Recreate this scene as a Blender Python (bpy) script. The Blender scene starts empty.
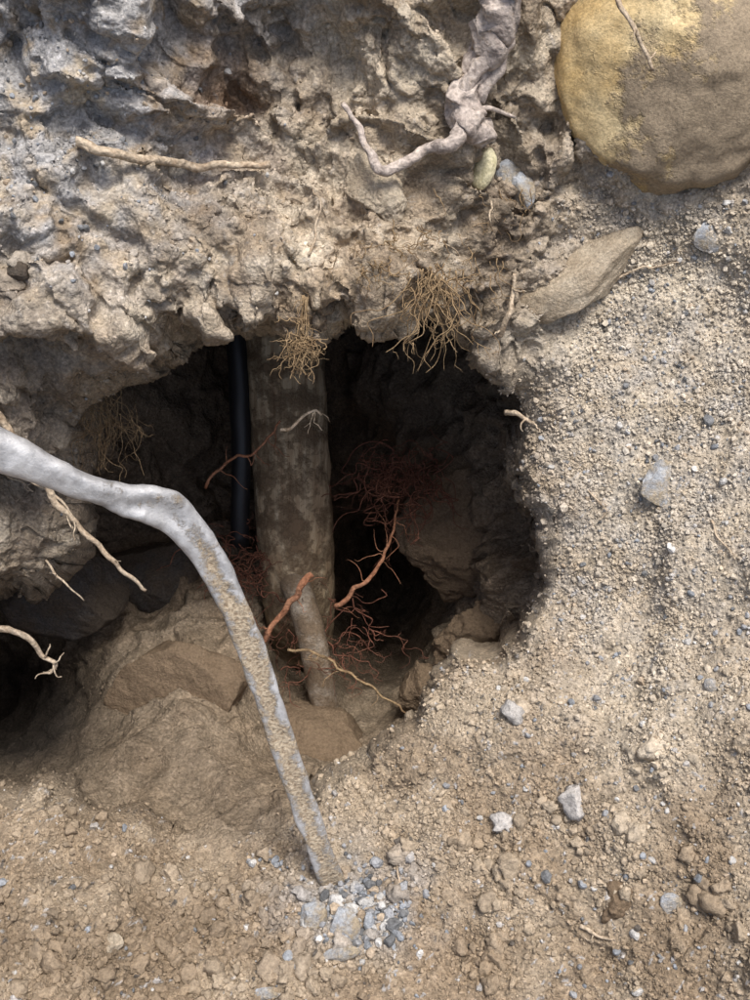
import bpy, math
import numpy as np
from mathutils import Vector, Matrix
rng=np.random.default_rng(7)
TH=math.radians(40); D=1.2; K=1.12; C=np.array([-0.075,-0.04])
R=np.array([[1,0,0],[0,math.cos(TH),-math.sin(TH)],[0,math.sin(TH),math.cos(TH)]])
sc=bpy.context.scene
# ---------------------------------------------------------------- noise
perm=rng.permutation(256); perm=np.concatenate([perm,perm,perm])
G=rng.normal(size=(256,3)); G/=np.linalg.norm(G,axis=1)[:,None]
RV=rng.random((256,3))
def perlin(p):
    pi=np.floor(p).astype(np.int64); f=p-pi; u=f*f*f*(f*(f*6-15)+10)
    X=pi[:,0]&255;Y=pi[:,1]&255;Z=pi[:,2]&255
    out=0
    for a in (0,1):
        wa=u[:,0] if a else 1-u[:,0]
        pa=perm[(X+a)&255]
        for b in (0,1):
            wb=u[:,1] if b else 1-u[:,1]
            pb=perm[(pa+Y+b)&255]
            for c in (0,1):
                wc=u[:,2] if c else 1-u[:,2]
                g=G[perm[(pb+Z+c)&255]]
                out=out+wa*wb*wc*(g[:,0]*(f[:,0]-a)+g[:,1]*(f[:,1]-b)+g[:,2]*(f[:,2]-c))
    return out*1.6
def fbm(p,o=4,g=0.5,l=2.03):
    a=1;s=0;q=p.copy()
    for i in range(o):
        s=s+a*perlin(q+i*17.3); a*=g; q=q*l
    return s
def worley(p):
    pi=np.floor(p).astype(np.int64); f1=np.full(len(p),9.); f2=np.full(len(p),9.); idr=np.zeros(len(p))
    for a in (-1,0,1):
        for b in (-1,0,1):
            h=perm[(perm[(pi[:,0]+a)&255]+pi[:,1]+b)&255]
            d=np.hypot(pi[:,0]+a+RV[h,0]-p[:,0],pi[:,1]+b+RV[h,1]-p[:,1])
            m=d<f1
            f2=np.where(m,f1,np.minimum(f2,d)); f1=np.where(m,d,f1); idr=np.where(m,RV[h,2],idr)
    return f1,f2,idr
def sstep(a,b,x):
    t=np.clip((x-a)/(b-a),0,1); return t*t*(3-2*t)
def pix(px,py,w):
    s=(D-w)/D
    return (px-375)/1000*s,(500-py)/1000*s
# ---------------------------------------------------------------- mesh helper
def make_obj(name,V,F,mat,col=None,smooth=True,center=True):
    V=np.asarray(V,float); F=np.asarray(F,np.int32)
    c=V.mean(0) if center else np.zeros(3)
    me=bpy.data.meshes.new(name); n=F.shape[1]
    me.vertices.add(len(V)); me.vertices.foreach_set('co',(V-c).astype(np.float32).ravel())
    me.loops.add(F.size); me.loops.foreach_set('vertex_index',F.ravel())
    me.polygons.add(len(F)); me.polygons.foreach_set('loop_start',np.arange(0,F.size,n,dtype=np.int32))
    me.polygons.foreach_set('loop_total',np.full(len(F),n,dtype=np.int32))
    me.update(calc_edges=True); me.validate()
    me.polygons.foreach_set('use_smooth',np.full(len(me.polygons),smooth))
    if col is not None:
        a=me.color_attributes.new('Col','FLOAT_COLOR','POINT')
        cc=np.ones((len(V),4),np.float32); cc[:,:3]=col; a.data.foreach_set('color',cc.ravel())
    me.materials.append(mat)
    ob=bpy.data.objects.new(name,me); sc.collection.objects.link(ob)
    ob.location=R@c; ob.rotation_euler=(TH,0,0)
    return ob
# ---------------------------------------------------------------- materials
def nt(name):
    m=bpy.data.materials.new(name); m.use_nodes=True; t=m.node_tree
    b=t.nodes['Principled BSDF']; b.inputs['Roughness'].default_value=0.95
    b.inputs['Specular IOR Level'].default_value=0.15
    return m,t,b
def N(t,ty,**k):
    n=t.nodes.new(ty)
    for a,v in k.items():
        if a in n.inputs: n.inputs[a].default_value=v
        else: setattr(n,a,v)
    return n
def ramp(t,stops):
    r=t.nodes.new('ShaderNodeValToRGB'); e=r.color_ramp.elements
    while len(e)<len(stops): e.new(0.5)
    for i,(p,c) in enumerate(stops):
        e[i].position=p; e[i].color=(*c,1) if not isinstance(c,(int,float)) else (c,c,c,1)
    return r
def bump(t,b,h,s,d):
    n=t.nodes.new('ShaderNodeBump'); n.inputs['Strength'].default_value=s; n.inputs['Distance'].default_value=d
    t.links.new(h,n.inputs['Height']); t.links.new(n.outputs[0],b.inputs['Normal'])
def mix(t,f,a,b,bt='MIX'):
    m=t.nodes.new('ShaderNodeMix'); m.data_type='RGBA'; m.blend_type=bt
    for s,v in ((0,f),(6,a),(7,b)):
        if hasattr(v,'is_output'): t.links.new(v,m.inputs[s])
        else: m.inputs[s].default_value=v if s==0 else (*v,1)
    return m.outputs[2]
def soil_mat():
    m,t,b=nt('soil'); tc=N(t,'ShaderNodeTexCoord')
    at=N(t,'ShaderNodeAttribute'); at.attribute_name='Col'
    n1=N(t,'ShaderNodeTexNoise',Scale=330.0,Detail=4.0,Roughness=0.7); n2=N(t,'ShaderNodeTexVoronoi',Scale=300.0)
    n3=N(t,'ShaderNodeTexNoise',Scale=45.0,Detail=5.0,Roughness=0.65)
    for n in (n1,n2,n3): t.links.new(tc.outputs['Object'],n.inputs['Vector'])
    r1=ramp(t,[(0.28,0.6),(0.5,0.98),(0.72,1.4)]); t.links.new(n1.outputs[0],r1.inputs[0])
    r3=ramp(t,[(0.3,0.75),(0.7,1.25)]); t.links.new(n3.outputs[0],r3.inputs[0])
    c=mix(t,1.0,at.outputs['Color'],r1.outputs[0],'MULTIPLY'); c=mix(t,1.0,c,r3.outputs[0],'MULTIPLY')
    rg=ramp(t,[(0.0,(0.3,0.3,0.32)),(0.45,(0.9,0.88,0.85)),(0.8,(1.2,1.2,1.2)),(1.0,(2.0,2.0,2.1))])
    t.links.new(n2.outputs['Color'],rg.inputs[0])
    c=mix(t,0.42,c,mix(t,1.0,c,rg.outputs[0],'MULTIPLY'))
    t.links.new(c,b.inputs['Base Color'])
    ad=N(t,'ShaderNodeMath',operation='ADD'); t.links.new(n1.outputs[0],ad.inputs[0])
    ml=N(t,'ShaderNodeMath',operation='MULTIPLY'); ml.inputs[1].default_value=-0.6
    t.links.new(n2.outputs['Distance'],ml.inputs[0]); t.links.new(ml.outputs[0],ad.inputs[1])
    bump(t,b,ad.outputs[0],0.8,0.003); return m
def rock_mat(name,ca,cb,dirt=(0.3,0.23,0.16),amt=0.5,scale=18.0,spec=0.2,fine=0.0015,gw=1.3,soft=.09,grad=0.0):
    m,t,b=nt(name); tc=N(t,'ShaderNodeTexCoord'); b.inputs['Specular IOR Level'].default_value=spec
    b.inputs['Roughness'].default_value=0.85
    n1=N(t,'ShaderNodeTexNoise',Scale=scale,Detail=8.0,Roughness=0.65)
    n2=N(t,'ShaderNodeTexNoise',Scale=scale*0.9,Detail=8.0,Roughness=0.7)
    n3=N(t,'ShaderNodeTexNoise',Scale=330.0,Detail=4.0,Roughness=0.75)
    mp=N(t,'ShaderNodeMapping'); mp.inputs['Location'].default_value=(3,5,1)
    t.links.new(tc.outputs['Object'],mp.inputs[0]); t.links.new(mp.outputs[0],n2.inputs['Vector'])
    for n in (n1,n3): t.links.new(tc.outputs['Object'],n.inputs['Vector'])
    r=ramp(t,[(0.35,ca),(0.65,cb)]); t.links.new(n1.outputs[0],r.inputs[0])
    rd=ramp(t,[(max(0,0.93-amt-soft),0.0),(min(1,0.93-amt+soft),1.0)])
    sx=N(t,'ShaderNodeSeparateXYZ'); t.links.new(tc.outputs['Object'],sx.inputs[0])
    ma=N(t,'ShaderNodeMath',operation='MULTIPLY_ADD'); t.links.new(sx.outputs[0],ma.inputs[0]); ma.inputs[1].default_value=grad; t.links.new(n2.outputs[0],ma.inputs[2])
    t.links.new(ma.outputs[0],rd.inputs[0])
    c=mix(t,rd.outputs[0],r.outputs[0],dirt)
    r3=ramp(t,[(0.3,0.6),(0.7,1.35)]); t.links.new(n3.outputs[0],r3.inputs[0])
    c=mix(t,1.0,c,r3.outputs[0],'MULTIPLY')
    t.links.new(c,b.inputs['Base Color'])
    ad=N(t,'ShaderNodeMath',operation='MULTIPLY_ADD'); t.links.new(n3.outputs[0],ad.inputs[0]); ad.inputs[1].default_value=gw; t.links.new(rd.outputs[0],ad.inputs[2])
    bump(t,b,ad.outputs[0],0.8,fine); return m
def vcol_mat(name,rough=0.9,sc_=300.0):
    m,t,b=nt(name); tc=N(t,'ShaderNodeTexCoord'); b.inputs['Roughness'].default_value=rough
    at=N(t,'ShaderNodeAttribute'); at.attribute_name='Col'
    n1=N(t,'ShaderNodeTexNoise',Scale=sc_,Detail=3.0,Roughness=0.7); t.links.new(tc.outputs['Object'],n1.inputs['Vector'])
    r1=ramp(t,[(0.3,0.65),(0.7,1.35)]); t.links.new(n1.outputs[0],r1.inputs[0])
    c=mix(t,1.0,at.outputs['Color'],r1.outputs[0],'MULTIPLY'); t.links.new(c,b.inputs['Base Color'])
    bump(t,b,n1.outputs[0],0.8,0.002); return m
def root_mat(name,ca,cb,dirt=(0.28,0.21,0.14),d=0.4):
    m,t,b=nt(name); tc=N(t,'ShaderNodeTexCoord')
    n1=N(t,'ShaderNodeTexNoise',Scale=60.0,Detail=6.0,Roughness=0.7); n2=N(t,'ShaderNodeTexNoise',Scale=280.0,Detail=3.0)
    for n in (n1,n2): t.links.new(tc.outputs['Object'],n.inputs['Vector'])
    r=ramp(t,[(0.35,ca),(0.55,cb),(0.72,dirt)]); t.links.new(n1.outputs[0],r.inputs[0])
    r3=ramp(t,[(0.3,0.6),(0.7,1.3)]); t.links.new(n2.outputs[0],r3.inputs[0])
    t.links.new(mix(t,1.0,r.outputs[0],r3.outputs[0],'MULTIPLY'),b.inputs['Base Color'])
    bump(t,b,n2.outputs[0],0.8,0.002); return m
M_soil=soil_mat(); M_clod=vcol_mat('clod'); M_gravel=vcol_mat('gravel',0.75)
# ---------------------------------------------------------------- terrain
def axis(lo,hi,st):
    c=np.arange(lo,hi,st); e=[];x=0;s=st
    while x<2.4: s*=1.16; x+=s; e.append(x)
    e=np.array(e); return np.concatenate([lo-e[::-1],c,c[-1]+e])
ax=axis(-0.42,0.42,0.00115); ay=axis(-0.56,0.56,0.00115)
nx,ny=len(ax),len(ay)
GX,GY=np.meshgrid(ax,ay); gx=GX.ravel(); gy=GY.ravel()
FC=[(-60,0,.24),(150,0,.22),(350,0,.18),(560,0,.13),(760,0,.15),(-60,200,.22),(60,160,.2),(170,180,.17),(240,110,.11),(350,90,.13),(400,210,.14),(500,150,.07),(600,200,.05),(760,200,.09),
 (30,320,.20),(130,290,.18),(250,280,.16),(330,270,.15),(420,260,.13),(490,250,.06),(520,330,.05),(560,400,.01),(600,350,.02),(680,400,.05),(780,400,.10),
 (-60,420,.15),(20,480,.02),(-60,550,.03),(30,560,-.02),(570,500,.02),(650,560,.07),(780,600,.15),(570,640,.03),(480,720,.07),(530,730,.10),(600,750,.12),(760,800,.21),
 (420,800,.08),(340,840,.08),(250,880,.08),(120,910,.15),(-60,850,.08),(50,870,.13),(-60,1000,.21),(150,1000,.20),(400,1000,.18),(600,950,.18),(780,1000,.26),(300,830,.05),(170,850,.05)]
IC=[(-100,790,.0),(0,795,-.02),(100,830,.02),(200,845,.03),(300,825,.03),(150,790,-.05),(60,755,-.15),(-60,740,-.3),(20,745,-.3),(30,690,-.4),(200,740,-.13),(250,650,-.26),(120,650,-.24),
 (60,600,-.34),(-60,620,-.34),(60,450,-.2),(110,430,-.28),(110,520,-.38),(170,560,-.44),(200,430,-.42),(280,450,-.50),(300,560,-.52),(350,360,-.54),(430,370,-.48),(500,420,-.28),(525,500,-.22),(470,500,-.32),
 (400,430,-.44),(385,540,-.85),(385,610,-.9),(350,480,-.6),(300,690,-.36),(350,740,-.30),(270,770,-.13),(330,790,-.1),(450,620,-.44),(515,620,-.24),(430,690,-.33),(240,810,-.01)]
def tps(pts,vals,lam=1e-4):
    n=len(pts); d=np.linalg.norm(pts[:,None]-pts[None],axis=2); Kk=np.where(d>0,d*d*np.log(d+1e-12),0)+lam*np.eye(n)
    P=np.c_[np.ones(n),pts]; A=np.block([[Kk,P],[P.T,np.zeros((3,3))]]); s=np.linalg.solve(A,np.r_[vals,0,0,0])
    def f(x,y):
        o=s[n]+s[n+1]*x+s[n+2]*y
        for i in range(n):
            r2=(x-pts[i,0])**2+(y-pts[i,1])**2+1e-14
            o=o+s[i]*0.5*r2*np.log(r2)
        return o
    return f
fp=np.array([pix(a,b,w) for a,b,w in FC]); ff=tps(fp,np.array([w for *_,w in FC]))
ip=[]
for a,b,w in IC:
    q=np.array(pix(a,b,w)); d=max(0,-w); ip.append(C+(q-C)/(1+K*d))
fi=tps(np.array(ip),np.array([w for *_,w in IC]))
cx=np.clip(gx,-.46,.46); cy=np.clip(gy,-.6,.6)
Wf=ff(cx,cy)+0.30*np.maximum(0,np.abs(gy)-.6)
Wi=fi(cx,cy)
P2=np.c_[gx,gy,np.zeros_like(gx)]
RIM=[(-140,600),(-30,592),(20,588),(55,560),(58,530),(48,495),(50,450),(30,410),(70,388),(100,358),(160,336),(215,318),(270,314),(300,322),(345,304),(400,308),(424,290),(458,314),(500,350),(540,394),(551,430),(540,460),(534,500),(549,545),(552,580),(538,625),(522,655),(500,668),(462,658),(440,690),(412,735),(370,775),(330,802),(300,835),(200,858),(100,845),(0,805),(-140,790)]
rp=np.array([pix(a,b,float(ff(*pix(a,b,.04)))) for a,b in RIM])
def sdf(jx,jy):
    sd=np.full(len(gx),9.); ins=np.zeros(len(gx),bool)
    for i in range(len(rp)):
        a=rp[i];b=rp[(i+1)%len(rp)]; e=b-a
        t=np.clip(((jx-a[0])*e[0]+(jy-a[1])*e[1])/(e@e),0,1)
        sd=np.minimum(sd,np.hypot(jx-a[0]-t*e[0],jy-a[1]-t*e[1]))
        cnd=((a[1]>jy)!=(b[1]>jy)); xx=a[0]+(jy-a[1])/(b[1]-a[1]+1e-12)*e[0]
        ins^=cnd&(jx<xx)
    return np.where(ins,sd,-sd)
s=sdf(gx+0.010*perlin(P2*16)+0.007*perlin(P2*38+9)+.002*perlin(P2*110+9),gy+0.010*perlin(P2*16+31)+0.007*perlin(P2*38+77)+.002*perlin(P2*110+29))
upper=sstep(-.02,.06,gy)
t=sstep(0,1,np.clip(s/(.020+.018*upper),0,1)**.8)
Wf=Wf-(0.030*upper+0.006)*np.exp(-np.maximum(0,-s)/0.014)
ppx=375+gx*1000*D/(D-Wf); ppy=500-gy*1000*D/(D-Wf)
bank=sstep(440,330,ppy)*(1-sstep(520,600,ppx)*sstep(120,260,ppy))*(1-t)
bank=np.maximum(bank,(1-t)*sstep(120,40,ppx)*sstep(640,580,ppy))
slope=(1-t)*(1-bank)
W=Wf*(1-t)+Wi*t
d=np.maximum(0,-W)*t
# the cavity is wider than its mouth and runs back and up under the bank
up=.13*t*sstep(.0,.12,gy)*sstep(.02,.2,Wf-W)
P=np.c_[C[0]+(gx-C[0])*(1+K*d),C[1]+(gy-C[1])*(1+K*d)+up,W]
def normals(P,area=False):
    Q=P.reshape(ny,nx,3); du=np.gradient(Q,axis=1); dv=np.gradient(Q,axis=0)
    n=np.cross(du,dv).reshape(-1,3); l=np.linalg.norm(n,axis=1)
    return (n/(l[:,None]+1e-12),l) if area else n/(l[:,None]+1e-12)
n,ar=normals(P,True)
far=sstep(.1,1.0,np.maximum(np.abs(gx)-.42,np.abs(gy)-.56))
damp=1/(1+np.maximum(0,ar/(0.00115**2)/5-1)*.5); damp=np.where(far>0,1,damp)
floorm=t*sstep(600,680,ppy)
big=perlin(P*8+3)*0.032+ (0.4-np.abs(perlin(P*15+8)))*0.032
mid=(0.4-np.abs(perlin(P*36+1)))*0.014+perlin(P*28)*0.010
wb=np.c_[fbm(P*10+60,4),fbm(P*10+160,4)]*0.035
bp=np.c_[P[:,0]+P[:,2]*.5,P[:,1]-P[:,2]*.5]+wb
g1,g2,gi=worley(bp*np.array([9,12])); k1,k2,ki=worley(bp*np.array([24,30])+5)
blk=(gi-.5)*0.042*sstep(0,.2,g2-g1)+(ki-.5)*0.017*sstep(0,.2,k2-k1)
h=bank*(big+mid+blk)+slope*(perlin(P*7+3)*0.020+perlin(P*20+5)*0.009+(ki-.5)*.009*sstep(0,.3,k2-k1)*sstep(500,700,ppy))+(t-floorm)*(big*0.9+(mid*0.7+blk*.9)*damp)+floorm*(big*.6+blk*.5)
P=P+n*(h*(1-far)*(.3+.7*damp))[:,None]
n=normals(P)
wob=np.c_[perlin(P*60),perlin(P*60+40)]*0.008
wp=np.c_[P[:,0]+P[:,2]*0.6,P[:,1]-P[:,2]*0.6]+wob
f1,f2,id1=worley(wp*34); f1b,f2b,id2=worley(wp*85+7.7); f1c,f2c,id3=worley(wp*230+3.1)
clmask=sstep(-.1,.45,perlin(P*12+50)); clm2=sstep(-.1,.4,perlin(P*14+90)); foot=sstep(600,850,ppy)
leftf=sstep(850,930,ppy)*sstep(380,300,ppx)
rough=fbm(P*48+2,5,.62); r2=fbm(P*90+33,3,.6); crum=sstep(-.3,.3,perlin(P*11+140))
c2=(0.6-f1b)*0.0055*(id2>.5)*(bank*.55*clmask+slope*(0.1+clm2)*(.15+.9*foot)+t*0.08+leftf)
c3=(0.6-f1c)*0.0024*(id3>.3)*(bank*0.7*clmask+slope*1.0+t*0.15)
n4=rough*0.0040*(bank*(.45+.65*crum)+.40*t+.42*slope+.6*leftf)+np.abs(r2)*.004*leftf-0.006*bank*np.maximum(0,.12-np.abs(perlin(P*26+70)))*2
h2=c2+c3+n4+perlin(P*310+12)*0.0007
P=P+n*(h2*(1-far)*(.2+.8*damp))[:,None]
n=normals(P)
def L(c): return np.array([((v/255)/12.92 if v/255<.04 else (((v/255)+.055)/1.055)**2.4) for v in c])
tan=L((172,158,138)); brown=L((147,130,109)); grey=L((163,161,159)); red=L((124,100,80)); pale=L((198,187,168)); dark=L((102,87,71))
ppx=375+P[:,0]*1000*D/(D-P[:,2]); ppy=500-P[:,1]*1000*D/(D-P[:,2])
def blob(x,y,rx,ry): return np.exp(-(((ppx-x)/rx)**2+((ppy-y)/ry)**2))
col=np.tile(tan,(len(P),1))
def lay(m,c):
    global col
    m=np.clip(m,0,1)[:,None]; col=col*(1-m)+c*m
nz=fbm(P*14+4,4); nz2=fbm(P*40+6,3); nz3=fbm(P*22+46,4)
lay(sstep(-.2,.5,nz)*0.7,brown); lay(sstep(.1,.6,nz3)*.5*bank,dark*1.2); lay(sstep(.1,.6,-nz3)*.5*bank,pale)
lay((blob(60,120,170,170)+blob(30,30,150,90)+blob(200,30,120,50)*.6)*(0.7+1.1*nz2),grey)
lay(bank*blob(30,440,90,120)*.6,L((120,112,104)))
lay(blob(660,420,150,280)*(0.5+.7*nz2),grey*1.02); lay(blob(640,330,110,160)*(.4+nz),pale); lay(slope*sstep(540,620,ppx)*.4,pale)
lay(blob(240,100,60,60)*(.8+nz),red); lay(blob(380,60,120,60)*(.4+nz),pale); lay(blob(560,330,60,60)*.4,pale)
lay(sstep(700,900,ppy)*(1-t)*(.6+.6*nz),brown); lay(blob(700,960,200,160)*(.6+.5*nz),brown*0.85); lay(blob(60,930,190,90)*(.7+.5*nz),brown*.76)
lay(blob(350,900,70,50)*(.6+nz2),grey)
lay(blob(500,230,60,110)*.5,dark)
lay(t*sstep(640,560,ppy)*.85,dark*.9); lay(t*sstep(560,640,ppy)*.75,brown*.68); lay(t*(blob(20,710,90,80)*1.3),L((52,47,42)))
col*=(1+0.30*(ki-.5)*bank)[:,None]
gm=((id3>.86)*1.0*(f1c<.36)*(.8*slope+.3*bank)); lay(gm*(id2>.5),grey*1.15); lay(gm*(id2<.15),L((80,78,76)))
cav=np.clip(rough,-1,1); col*=(1+.10*cav)[:,None]
col=np.clip(col,0.01,.8)
idx=np.arange(nx*ny).reshape(ny,nx)
F=np.stack([idx[:-1,:-1],idx[:-1,1:],idx[1:,1:],idx[1:,:-1]],-1).reshape(-1,4)
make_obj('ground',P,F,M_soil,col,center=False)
H=np.full((1100,900),-9.); ix=np.round(ppx+75).astype(int); iy=np.round(ppy+50).astype(int)
ok=(ix>=0)&(ix<900)&(iy>=0)&(iy<1100); np.maximum.at(H,(iy[ok],ix[ok]),P[ok,2])
def surf(px,py,r=3,mx=False):
    a=int(py+50);b=int(px+75); w=H[max(0,a-r):a+r+1,max(0,b-r):b+r+1]; w=w[w>-5]
    return float(w.max() if mx else np.median(w)) if len(w) else 0.05
def S(px,py,off=0,w=None):
    w=(surf(px,py) if w is None else w)+off; x,y=pix(px,py,w); return np.array([x,y,w])
# ---------------------------------------------------------------- ico templates
import bmesh
def ico(sub):
    bm=bmesh.new(); bmesh.ops.create_icosphere(bm,subdivisions=sub,radius=1)
    v=np.array([x.co[:] for x in bm.verts]); f=np.array([[q.index for q in x.verts] for x in bm.faces]); bm.free(); return v,f
I1,I2,I3,I5=ico(1),ico(2),ico(3),ico(6)
def rotm(rg):
    q=rg.normal(size=4); q/=np.linalg.norm(q); w,x,y,z=q
    return np.array([[1-2*(y*y+z*z),2*(x*y-z*w),2*(x*z+y*w)],[2*(x*y+z*w),1-2*(x*x+z*z),2*(y*z-x*w)],[2*(x*z-y*w),2*(y*z+x*w),1-2*(x*x+y*y)]])
def scatter(name,sel,sizes,cols,mat,tmpl,ang=0.25,sink=.25,seed=1,smooth=False,lump=0):
    rg=np.random.default_rng(seed); var=[]
    for k in range(24):
        v=tmpl[0].copy(); 
        for q in range(7):
            nn=rg.normal(size=3); nn/=np.linalg.norm(nn); dd=v@nn; lim=rg.uniform(.5,.9); v=v-np.outer(np.maximum(0,dd-lim),nn)
        v=v*(1+ang*rg.normal(size=(len(v),1))*.5)
        if lump: v=v*(1+lump*fbm(v*1.7+k*9,3,.7)[:,None])
        v=v*rg.uniform(.6,1.15,3); var.append(v@rotm(rg).T)
    var=np.array(var); k=rg.integers(0,24,len(sel)); nv=len(tmpl[0])
    a=rg.uniform(0,6.28,len(sel)); v=var[k]
    ca,sa=np.cos(a)[:,None],np.sin(a)[:,None]
    v=np.stack([v[:,:,0]*ca-v[:,:,1]*sa,v[:,:,0]*sa+v[:,:,1]*ca,v[:,:,2]],-1)*sizes[:,None,None]
    v=v+(P[sel]+n[sel]*(sizes*(1-sink)*.6)[:,None])[:,None,:]
    f=tmpl[1][None]+(np.arange(len(sel))*nv)[:,None,None]
    cc=np.repeat(cols,nv,axis=0)
    return make_obj(name,v.reshape(-1,3),f.reshape(-1,3),mat,cc,smooth=smooth)
vis=(ppx>-70)&(ppx<820)&(ppy>-50)&(ppy<1050)
def pick(wt,cnt):
    w=np.where(vis,np.maximum(wt,0),0); cs=np.cumsum(w); return np.searchsorted(cs,rng.random(cnt)*cs[-1])
cln=sstep(-.2,.5,perlin(P*15+200)); ledge=sstep(.1,.6,n[:,1])
sel=pick(slope*(.35+cln)+.35*bank*ledge*(.2+cln)+.04*t*(ppy>640),44000)
sz=0.0009+0.0006*rng.exponential(1,len(sel)); sz=np.minimum(sz,.0055)
cc=col[sel]*rng.uniform(.75,1.3,(len(sel),1))
scatter('soil_crumbs',sel,sz,cc,M_clod,I1,.3,.3,3)
sel=pick(slope*cln**2*(.03+.8*foot)+.2*bank*cln*ledge+1.2*leftf*slope,1100)
sz=0.0028+.0021*rng.exponential(1,len(sel)); sz=np.minimum(sz,.012); cc=col[sel]*rng.uniform(.85,1.1,(len(sel),1))
scatter('soil_clods',sel,sz,cc,M_clod,I3,.05,.9,4,True,.32)
def gcols(k):
    base=np.array([L((150,151,153)),L((188,186,182)),L((112,113,114)),L((170,154,134)),L((142,146,151))])
    return base[rng.integers(0,5,k)]*rng.uniform(.75,1.2,(k,1))
gw=slope*(.2+1.0*blob(650,400,130,300)+.4*blob(700,900,200,200))+bank*1.3*blob(60,120,130,130)
sel=pick(gw,1500); sz=0.001+.0009*rng.exponential(1,len(sel)); sz=np.minimum(sz,.007)
scatter('gravel',sel,sz,gcols(len(sel)),M_gravel,I2,.05,.4,5)
sel=pick((blob(352,912,36,32)+.4*blob(392,915,18,28)+.4*blob(270,865,14,7))*(1-t),420); sz=0.0018+.0017*rng.exponential(1,len(sel)); sz=np.minimum(sz,.0085)
scatter('gravel',sel,sz,gcols(len(sel)),M_gravel,I2,.1,.1,6)
# ---------------------------------------------------------------- rocks
def rock(name,px,py,rx,ry,rz,rot,mat,seed,off=0,w=None,facets=6,rough=.05,lim=(.55,.9),grain=.0):
    rg=np.random.default_rng(seed); v=I5[0].copy()
    for k in range(facets):
        nn=rg.normal(size=3); nn/=np.linalg.norm(nn); dd=v@nn; l=rg.uniform(*lim); v=v-np.outer(np.maximum(0,dd-l)*.92,nn)
    v=v*(1+rough*fbm(v*1.6+seed,4,.5)[:,None]+rough*.25*fbm(v*7+seed,3)[:,None])
    c=S(px,py,off,w); s_=(D-c[2])/D/1000
    nn=v.copy(); v=v*np.array([rx*s_,ry*s_,rz*s_])
    if grain: v=v+nn*(fbm(v*45+seed,5,.62)*grain)[:,None]
    a=math.radians(rot); ca,sa=math.cos(a),math.sin(a)
    v=np.c_[v[:,0]*ca-v[:,1]*sa,v[:,0]*sa+v[:,1]*ca,v[:,2]]+c
    return make_obj(name,v,I5[1],mat)
M_bould=rock_mat('boulder_ochre',L((190,162,112)),L((220,202,162)),L((150,135,114)),.43,9.0,.2,.003,.5,.035,1.1)
M_brn=rock_mat('rock_muddy',L((112,96,78)),L((140,122,100)),L((122,105,86)),.55,12.0,.1,.003)
M_drk=rock_mat('rock_dark',L((72,72,73)),L((100,98,96)),L((90,80,69)),.5,10.0,.15,.003)
M_gry=rock_mat('stone_grey',L((146,150,156)),L((184,187,190)),L((160,147,126)),.42,60.0)
M_pal=rock_mat('stone_pale',L((180,166,144)),L((210,198,178)),L((166,151,130)),.44,14.0,.15,.003)
M_olv=rock_mat('pebble_olive',L((184,176,138)),L((212,204,172)),L((182,170,144)),.3,80.0,.3,.0005)
rock('boulder',678,50,130,142,105,-12,M_bould,11,-.02,w=.10,facets=4,rough=.05,lim=(.82,.95),grain=.0008)
rock('rock',583,272,80,38,38,36,M_pal,12,-.002,facets=9,lim=(.5,.85),grain=.001)
rock('pebble',484,169,11.5,22,10,-18,M_olv,13,.014,facets=0,rough=.04)
rock('stone',509,172,15,15,10,10,M_gry,14,.006)
rock('stone',523,190,12,20,10,10,M_gry,15,.0)
rock('rock',376,190,26,36,22,35,M_pal,16,-.002,facets=3,grain=.003)
rock('stone',663,484,27,24,6,10,M_gry,17,.0,facets=10,lim=(.45,.75))
rock('stone',712,236,20,18,8,10,M_gry,18,-.002,facets=8,lim=(.5,.8))
rock('stone',312,917,15,18,9,-20,M_gry,19,.008,facets=8)
rock('stone',344,926,17,20,10,20,M_gry,20,.009,facets=8)
rock('stone',342,953,20,8,7,12,M_gry,21,.006,facets=8)
rock('stone',300,967,7,9,6,12,M_gry,22,.004)
rock('stone',268,994,14,9,6,0,M_gry,23,.003)
rock('stone',673,905,14,11,6,-40,M_gry,24,.002)
rock('stone',712,686,9,7,5,-40,M_gry,25,.002)
rock('stone',20,270,13,11,8,20,M_drk,26,.004)
rock('stone',110,945,12,14,8,-60,M_pal,27,.0)
rock('rock',625,900,30,25,20,0,M_brn,28,-.014,facets=3,grain=.004)
# inside the cavity
rock('rock',190,690,92,66,75,-12,M_brn,41,w=-.225,facets=9,lim=(.5,.8),grain=.003)
rock('rock',325,755,78,48,60,-20,M_brn,32,w=-.27,facets=6,grain=.003)
rock('rock',480,535,92,78,60,15,M_brn,53,w=-.34,facets=11,lim=(.5,.75),rough=.12,grain=.006)
rock('rock',495,632,70,46,50,25,M_brn,54,w=-.30,facets=10,lim=(.5,.75),rough=.12,grain=.006)
rock('rock',420,694,30,32,28,15,M_brn,35,w=-.31,facets=8,grain=.004)
rock('rock',48,596,84,50,50,8,M_drk,36,w=-.26,facets=10,lim=(.45,.75),grain=.002)
rock('rock',150,570,64,44,40,-8,M_drk,37,w=-.38,facets=10,lim=(.45,.75),grain=.003)
rock('rock',430,430,60,34,40,-12,M_brn,38,w=-.48,facets=8,rough=.15,grain=.008)
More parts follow.
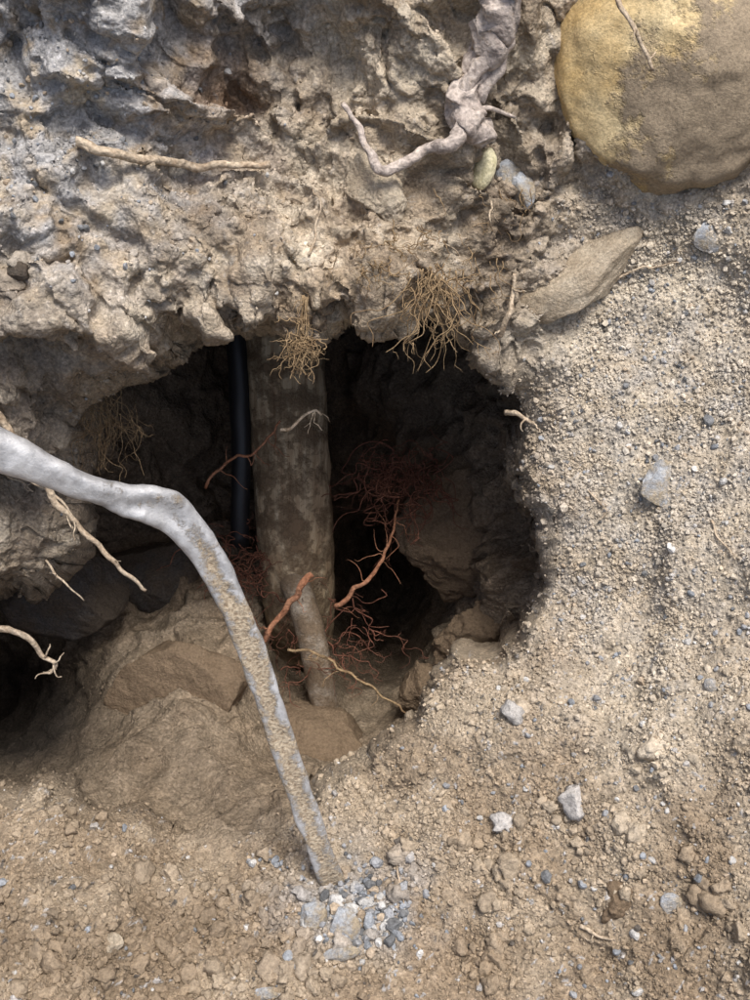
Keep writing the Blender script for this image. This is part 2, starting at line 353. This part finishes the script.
# ---------------------------------------------------------------- tubes
def catmull(p,m=8):
    p=np.asarray(p,float); p=np.vstack([2*p[0]-p[1],p,2*p[-1]-p[-2]]); o=[]
    for i in range(1,len(p)-2):
        for k in range(m):
            u=k/m; o.append(.5*((2*p[i])+(-p[i-1]+p[i+1])*u+(2*p[i-1]-5*p[i]+4*p[i+1]-p[i+2])*u*u+(-p[i-1]+3*p[i]-3*p[i+1]+p[i+2])*u**3))
    o.append(p[-2]); return np.array(o)
def tube(pts,rad,ns=8,flat=1.0,wob=0.0,seed=0,wf=120):
    pts=np.asarray(pts); m=len(pts); T=np.gradient(pts,axis=0); T/=np.linalg.norm(T,axis=1)[:,None]+1e-12
    V=[]; 
    for i in range(m):
        z=np.array([0,0,1.]) if abs(T[i,2])<.9 else np.array([1.,0,0])
        A=np.cross(T[i],z); A/=np.linalg.norm(A); B=np.cross(A,T[i])
        for k in range(ns):
            a=2*math.pi*k/ns; V.append(pts[i]+rad[i]*(A*math.cos(a)+B*math.sin(a)*flat))
    V=np.array(V)
    if wob: V=V+wob*np.repeat(rad,ns)[:,None]*np.c_[perlin(V*wf+seed),perlin(V*wf+seed+9),perlin(V*wf+seed+19)]
    V=np.vstack([V,pts[0],pts[-1]])
    F=[]
    for i in range(m-1):
        for k in range(ns):
            a=i*ns+k;b=i*ns+(k+1)%ns; F.append((a,b,b+ns)); F.append((a,b+ns,a+ns))
    e0=m*ns
    for k in range(ns):
        F.append((e0,(k+1)%ns,k)); F.append((e0+1,(m-1)*ns+k,(m-1)*ns+(k+1)%ns))
    return V,np.array(F)
def multi(name,tubes,mat):
    V=[];F=[];o=0
    for v,f in tubes: V.append(v);F.append(f+o);o+=len(v)
    return make_obj(name,np.vstack(V),np.vstack(F),mat)
def path(pl,jit=.0015,seed=0,m=8,off=.004):
    q=[]
    for p_ in pl:
        if len(p_)==3 :
            w=p_[2]
            if w>.05 and 0<p_[0]<750: w=max(w,surf(p_[0],p_[1],6,True)+off)
            q.append(S(p_[0],p_[1],w=w))
        else: q.append(S(p_[0],p_[1],off))
    c=catmull(q,m); j=np.c_[perlin(c*55+seed),perlin(c*55+seed+5),perlin(c*55+seed+11)]*jit
    return c+j
def taper(n_,r0,r1): return np.linspace(r0,r1,n_)
M_root=root_mat('root_bark',L((150,130,108)),L((190,174,152)))
M_rootg=root_mat('root_grey',L((150,138,130)),L((188,176,166)),L((156,138,118)))
M_rooto=root_mat('root_orange',L((134,88,64)),L((160,116,90)),L((114,84,64)))
M_hair=root_mat('root_hair',L((116,94,70)),L((152,130,100)),L((98,80,62)))
M_hred=root_mat('root_hair_dark',L((92,58,48)),L((120,82,66)),L((90,66,54)))
def sideroots(c,r,k,ln,seed,dirn=(0,-.6,-.2)):
    rg=np.random.default_rng(seed); out=[]
    for i in range(k):
        a=c[rg.integers(2,len(c)-1)]; v=rg.normal(size=3)*.8+np.array(dirn); v/=np.linalg.norm(v); q=[a]
        for j in range(6): v=v+rg.normal(size=3)*.5; v/=np.linalg.norm(v); q.append(q[-1]+v*ln*rg.uniform(.5,1)/6)
        q=catmull(q,3); out.append(tube(q,taper(len(q),r,r*.35),5))
    return out
c=path([(512,-60,.17),(505,-10,.17),(492,30,.165),(483,62,.15),(464,95,.13),(470,125,.115),(492,134,.10)],.004,3,12,.006)
ts=[tube(c,np.interp(np.linspace(0,1,len(c)),[0,.45,.62,.8,.92,1],[.019,.017,.013,.016,.014,.003]),22,.75,.5,2,70)]
c2=path([(520,-40,.16),(500,30,.168),(470,80,.15),(458,105,.13)],.004,9,12,.009); ts.append(tube(c2,taper(len(c2),.009,.006),12,.8,.35,5,80))
c2=path([(480,-40,.16),(497,10,.168),(500,60,.16),(478,100,.14)],.004,19,12,.006); ts.append(tube(c2,taper(len(c2),.007,.005),12,.8,.35,5,80))
c3=path([(478,118,.13),(450,142,.145),(425,152,.14),(400,163,.155),(383,169,.16),(371,155,.16),(362,135,.155),(345,105,.15)],.004,4,10,.010)
ts.append(tube(c3,np.interp(np.linspace(0,1,len(c3)),[0,.25,.5,.6,1],[.009,.0052,.0048,.0042,.0022]),10,1,.35,6))
c4=path([(478,110,.135),(490,108,.14),(514,118,.12)],.001,4); ts.append(tube(c4,taper(len(c4),.003,.0015),8))
multi('tree_root',ts,M_rootg)
c=path([(78,142,.155),(100,150,.165),(140,158,.16),(185,165,.15),(225,165,.145),(270,165,.14)],.003,6,10)
c2=path([(78,140,.155),(90,150,.16),(110,156,.162)],.001,6)
multi('tree_root',[tube(c,np.interp(np.linspace(0,1,len(c)),[0,.4,1],[.0042,.004,.003]),10,1,.3,2),tube(c2,taper(len(c2),.003,.0015),8)],M_root)
c=path([(-40,380,.16),(0,418,.15),(25,455,.14),(55,500,.13),(72,518,.12),(98,545,.11),(120,570,.10),(147,589,.09)],.004,7,10)
c2=path([(0,470,.12),(30,480,.13),(62,500,.13),(75,525,.12)],.002,8)
multi('tree_root',[tube(c,taper(len(c),.0048,.0016),9,1,.3,4),tube(c2,taper(len(c2),.0015,.001),6)]+sideroots(c,.0009,5,.04,3),M_root)
c=path([(-30,626,.12),(8,630,.12),(28,638,.12),(42,655,.11),(55,663,.11),(48,672,.105)],.003,7,8)
multi('tree_root',[tube(c,taper(len(c),.0035,.0014),9,1,.3,4)]+sideroots(c[20:],.0012,6,.03,5),M_root)
c=path([(248,668,-.20),(268,636,-.16),(285,612,-.15),(300,590,-.14),(311,574,-.14)],.005,2); multi('tree_root',[tube(c,taper(len(c),.0030,.0040),9,1,.4)]+sideroots(c,.0007,5,.04,28),M_rooto)
c=path([(337,606,-.2),(355,590,-.19),(372,578,-.19),(382,560,-.2),(390,540,-.22),(400,500,-.28)],.004,2); multi('tree_root',[tube(c,taper(len(c),.0030,.0014),8,1,.3)]+sideroots(c,.0006,8,.06,8),M_rooto)
c=path([(206,486,-.16),(228,463,-.15),(252,452,-.14),(270,437,-.14),(280,420,-.13)],.005,2); multi('tree_root',[tube(c,taper(len(c),.0018,.0012),8,1,.3)]+sideroots(c,.0007,6,.05,9),M_rooto)
c=path([(280,430,-.0),(292,428,.0),(304,416,.0),(314,410,.0),(322,414,0)],.002,2); multi('tree_root',[tube(c,taper(len(c),.0018,.0012),7)]+sideroots(c,.0007,4,.03,10),M_root)
c=path([(285,650,-.2),(320,655,-.2),(350,675,-.2),(380,692,-.2),(415,720,-.2)],.005,2); multi('tree_root',[tube(c,taper(len(c),.0018,.0012),8,1,.3)]+sideroots(c,.0007,5,.06,19),M_hair)
for k,(pl,r) in enumerate([([(165,314),(185,318),(205,328)],.0014),([(505,414,.02),(518,416,.035),(534,422,.04)],.003),([(498,338,.07),(508,318,.085),(512,295,.085),(516,275,.07)],.0032),
   ([(265,300),(262,285),(270,290)],.0012),([(310,255),(318,225),(320,205),(312,190)],.0012),([(440,255),(420,245),(455,250),(480,300)],.0011),([(610,-20,.21),(630,20,.215),(652,70,.205)],.0026),
   ([(520,545),(530,545),(545,560)],.001),([(500,625),(508,612),(515,618)],.001),([(398,865),(404,900),(400,925)],.0009),([(710,520),(720,540),(735,558)],.0011),([(580,925),(595,935),(612,938)],.002),
   ([(615,280),(640,268),(680,262)],.0013),([(490,200),(492,230),(497,260)],.001),([(45,560,.06),(62,580,.08),(85,600,.07)],.0013),([(0,470),(15,480),(35,490)],.0015),([(590,490),(605,510),(600,520)],.0009)]):
    c=path(pl,.003,k*3); multi('rootlet',[tube(c,taper(len(c),r,r*.55),7,1,.3)]+sideroots(c,r*.4,2,.02,k+40),M_root)
gd=np.array([0,-.64,-.77])
def hang(name,px,py,w,cnt,ln,spread,seed,mat,r=.0007,curl=.55,dirn=None,br=.5):
    rg=np.random.default_rng(seed); out=[]; dd=gd if dirn is None else np.array(dirn)
    for i in range(cnt):
        a=S(px+rg.normal()*spread*.5,py+rg.normal()*spread*.3,w=w); v=dd+rg.normal(size=3)*.15; l=ln*rg.uniform(.25,1); q=[a]; nst=9
        for j in range(nst):
            v=.75*v+.25*dd+rg.normal(size=3)*curl*np.array([1,.7,.5]); v/=np.linalg.norm(v); q.append(q[-1]+v*l/nst)
        q=catmull(q,3); rr=r*rg.uniform(.5,1.5); out.append(tube(q,taper(len(q),rr,rr*.4),4))
        if rg.random()<br: out+=sideroots(q,rr*.55,3,.02,seed*100+i,dd)
    return multi(name,out,mat)
dn=(0,-.97,-.12)
wa=surf(304,312,16,True)+.004; wb_=surf(436,285,16,True)+.004
hang('root_cluster',304,298,wa,12,.08,6,1,M_hair,.0008,.16,dn,.5)
hang('root_cluster',303,338,wa,50,.05,11,31,M_hair,.0006,.7,dn,.7)
hang('root_cluster',438,278,wb_,50,.10,24,2,M_hair,.0006,.55,dn,.7)
hang('root_cluster',410,248,wb_,40,.045,70,3,M_hair,.0005,.9,dn)
hang('root_cluster',470,262,.10,10,.06,26,33,M_hair,.0005,.8,dn)
hang('root_cluster',375,265,surf(375,265,8,True)+.003,18,.035,20,23,M_hair,.0006,.8,dn)
hang('root_cluster',105,405,.04,60,.08,30,4,M_hair,.0004,.4,dn)
hang('root_cluster',400,470,-.28,90,.15,40,5,M_hred,.0009,.8,(-.2,-.8,.1))
hang('root_cluster',250,560,-.28,70,.12,50,6,M_hred,.0008,.9,(0.1,-.7,.1))
hang('root_cluster',330,640,-.25,44,.12,70,7,M_hred,.0007,.9,(0.5,-.5,.1))
hang('root_cluster',500,200,.09,12,.06,30,8,M_hair,.0005,.6,dn)
# ---------------------------------------------------------------- buried post and pipes
def wood_mat():
    m,t,b=nt('weathered_post'); tc=N(t,'ShaderNodeTexCoord'); mp=N(t,'ShaderNodeMapping'); mp.inputs['Scale'].default_value=(70,4,70)
    t.links.new(tc.outputs['Object'],mp.inputs[0]); n1=N(t,'ShaderNodeTexNoise',Scale=1.5,Detail=9.0,Roughness=.75); t.links.new(mp.outputs[0],n1.inputs['Vector'])
    n2=N(t,'ShaderNodeTexNoise',Scale=26.0,Detail=9.0,Roughness=.75); t.links.new(tc.outputs['Object'],n2.inputs['Vector'])
    r=ramp(t,[(.3,L((122,98,76))),(.5,L((172,152,124))),(.7,L((212,196,168)))]); t.links.new(n1.outputs[0],r.inputs[0])
    r2=ramp(t,[(.46,0.0),(.58,1.0)]); t.links.new(n2.outputs[0],r2.inputs[0])
    t.links.new(mix(t,r2.outputs[0],r.outputs[0],L((124,105,84))),b.inputs['Base Color'])
    ad=N(t,'ShaderNodeMath',operation='ADD'); t.links.new(n1.outputs[0],ad.inputs[0]); t.links.new(r2.outputs[0],ad.inputs[1]); bump(t,b,ad.outputs[0],.8,.004); return m
mw=wood_mat()
c=catmull([S(276,180,w=-.27),S(284,345,w=-.28),S(290,450,w=-.29),S(296,540,w=-.30),S(299,600,w=-.34),S(300,640,w=-.42)],14)
rr=np.interp(np.linspace(0,1,len(c)),[0,.3,.8,1],[.049,.049,.046,.043])
v,f=tube(c,rr,60,1,.05,3,50); make_obj('wooden_post',v,f,mw)
c=catmull([S(292,575,w=-.285),S(306,615,w=-.25),S(318,670,w=-.26),S(330,740,w=-.30)],10); v,f=tube(c,taper(len(c),.018,.017),24,1,.06,2,60); make_obj('buried_pipe',v,f,rock_mat('pipe_dusty',L((140,130,118)),L((170,160,146)),L((120,104,86)),.5,30.0))
mb,t_,b_=nt('black_plastic'); b_.inputs['Base Color'].default_value=(.012,.012,.014,1); b_.inputs['Roughness'].default_value=.45; b_.inputs['Specular IOR Level'].default_value=.4
c=catmull([S(229,240,w=-.25),S(237,360,w=-.26),S(241,450,w=-.27),S(240,545,w=-.30)],10); v,f=tube(c,taper(len(c),.0125,.012),20,1,.1,3,30); make_obj('black_pipe',v,f,mb)
# ---------------------------------------------------------------- bent metal conduit
def metal_mat():
    m,t,b=nt('galvanised_metal'); at=N(t,'ShaderNodeAttribute'); at.attribute_name='Col'; sp=N(t,'ShaderNodeSeparateColor'); t.links.new(at.outputs['Color'],sp.inputs[0])
    tc=N(t,'ShaderNodeTexCoord'); n1=N(t,'ShaderNodeTexNoise',Scale=38.0,Detail=9.0,Roughness=.75); n2=N(t,'ShaderNodeTexNoise',Scale=380.0,Detail=3.0); n3=N(t,'ShaderNodeTexNoise',Scale=30.0,Detail=9.0,Roughness=.75)
    for n_ in (n1,n2,n3): t.links.new(tc.outputs['Object'],n_.inputs['Vector'])
    ad=N(t,'ShaderNodeMath',operation='ADD'); t.links.new(n1.outputs[0],ad.inputs[0]); t.links.new(sp.outputs[0],ad.inputs[1])
    rd=ramp(t,[(.60,0.0),(.70,1.0)]); t.links.new(ad.outputs[0],rd.inputs[0])
    rm=ramp(t,[(.38,(.32,.32,.325)),(.5,(.48,.48,.485)),(.64,(.63,.63,.63))]); t.links.new(n3.outputs[0],rm.inputs[0])
    rdc=ramp(t,[(.3,L((124,108,88))),(.7,L((186,172,150)))]); t.links.new(n2.outputs[0],rdc.inputs[0])
    t.links.new(mix(t,rd.outputs[0],rm.outputs[0],rdc.outputs[0]),b.inputs['Base Color'])
    mm=N(t,'ShaderNodeMapRange'); mm.inputs['To Min'].default_value=.3; mm.inputs['To Max'].default_value=0; t.links.new(rd.outputs[0],mm.inputs[0]); t.links.new(mm.outputs[0],b.inputs['Metallic'])
    mr=N(t,'ShaderNodeMapRange'); mr.inputs['To Min'].default_value=.42; mr.inputs['To Max'].default_value=.95; t.links.new(rd.outputs[0],mr.inputs[0]); t.links.new(mr.outputs[0],b.inputs['Roughness'])
    b.inputs['Specular IOR Level'].default_value=.5
    a2=N(t,'ShaderNodeMath',operation='MULTIPLY_ADD'); t.links.new(rd.outputs[0],a2.inputs[0]); t.links.new(n2.outputs[0],a2.inputs[1]); t.links.new(n3.outputs[0],a2.inputs[2]); bump(t,b,a2.outputs[0],.8,.003); return m
we=surf(338,885)
BR=[(-90,405,.35,48,.7),(-30,437,.33,46,.7),(15,457,.315,39,.7),(55,475,.30,31,.75),(90,489,.285,27,.8),(125,500,.27,34,.6),(150,504,.26,40,.5),(174,515,.245,41,.45),(200,545,.23,35,.5),(222,582,.215,31,.5),(243,628,.20,28,.5),(262,680,.185,27,.5),(282,740,.165,26,.5),(302,800,.145,25,.5),(320,850,.125,25,.5),(332,880,we-.0,25,.5),(342,912,we-.05,25,.5)]
q=catmull([np.r_[S(a,b_2,w=w),wd*(D-w)/D/2000,fl] for a,b_2,w,wd,fl in BR],14)
pts=q[:,:3]; rad=q[:,3]; fl=q[:,4]; ns=48; T=np.gradient(pts,axis=0); T/=np.linalg.norm(T,axis=1)[:,None]; V=[]; dm=[]
u=np.linspace(0,1,len(pts)); base=np.interp(u,[0,.38,.5,.62,.9,1],[-.05,.03,.12,.21,.18,.3])
for i in range(len(pts)):
    A=np.cross(T[i],[0,0,1.]); A/=np.linalg.norm(A); B=np.cross(A,T[i])
    tw=0.5*sstep(.3,.5,u[i])-.25; A,B=A*math.cos(tw)+B*math.sin(tw),B*math.cos(tw)-A*math.sin(tw)
    for k in range(ns):
        a=2*math.pi*k/ns; ca,sa=math.cos(a),math.sin(a)
        x=abs(ca)**.8*np.sign(ca); y=abs(sa)**.8*np.sign(sa)
        gr=math.exp(-((x-.1)/.5)**2)
        if sa>0: y-= (0.40*sstep(.4,.6,u[i])+.8*math.exp(-((u[i]-.38)/.07)**2))*gr
        V.append(pts[i]+rad[i]*(A*x+B*y*fl[i])); dm.append(base[i]+(.18*gr-.07)*sstep(.38,.5,u[i])*(1-sstep(.9,1,u[i])))
V=np.array(V); V=V+np.c_[perlin(V*40),perlin(V*40+7),perlin(V*40+17)]*.0018+np.c_[perlin(V*130),perlin(V*130+7),perlin(V*130+17)]*.0005; dm=np.array(dm)
m_=len(pts); F=[]
for i in range(m_-1):
    for k in range(ns):
        a=i*ns+k;b=i*ns+(k+1)%ns; F.append((a,b,b+ns,a+ns))
make_obj('metal_conduit',V,F,metal_mat(),np.c_[dm,dm,dm])
# ---------------------------------------------------------------- light and camera
ld=R@np.array([.16,.56,.80]); ld/=np.linalg.norm(ld)
el=math.asin(ld[2]); az=math.atan2(ld[0],ld[1])
w=bpy.data.worlds.new('World'); sc.world=w; w.use_nodes=True; t=w.node_tree; bg=t.nodes['Background']
sk=t.nodes.new('ShaderNodeTexSky'); sk.sky_type='NISHITA'; sk.sun_disc=False; sk.sun_elevation=el; sk.sun_rotation=az; sk.air_density=1.0; sk.dust_density=5.0
t.links.new(sk.outputs[0],bg.inputs[0]); bg.inputs[1].default_value=.15
sl=bpy.data.lights.new('sun','SUN'); sl.energy=3.8; sl.angle=math.radians(20); sl.color=(1,.97,.93)
so=bpy.data.objects.new('sun',sl); sc.collection.objects.link(so); so.rotation_euler=Vector(ld).to_track_quat('Z','Y').to_euler()
cam=bpy.data.cameras.new('camera'); co=bpy.data.objects.new('camera',cam); sc.collection.objects.link(co)
cam.sensor_fit='VERTICAL'; cam.sensor_height=24; cam.lens=24*D/1.0; cam.clip_start=.01; cam.clip_end=100
co.location=R@np.array([0,0,D]); co.rotation_euler=(TH,0,0); sc.camera=co
sc.view_settings.view_transform='Standard'; sc.view_settings.look='None'; sc.view_settings.exposure=0
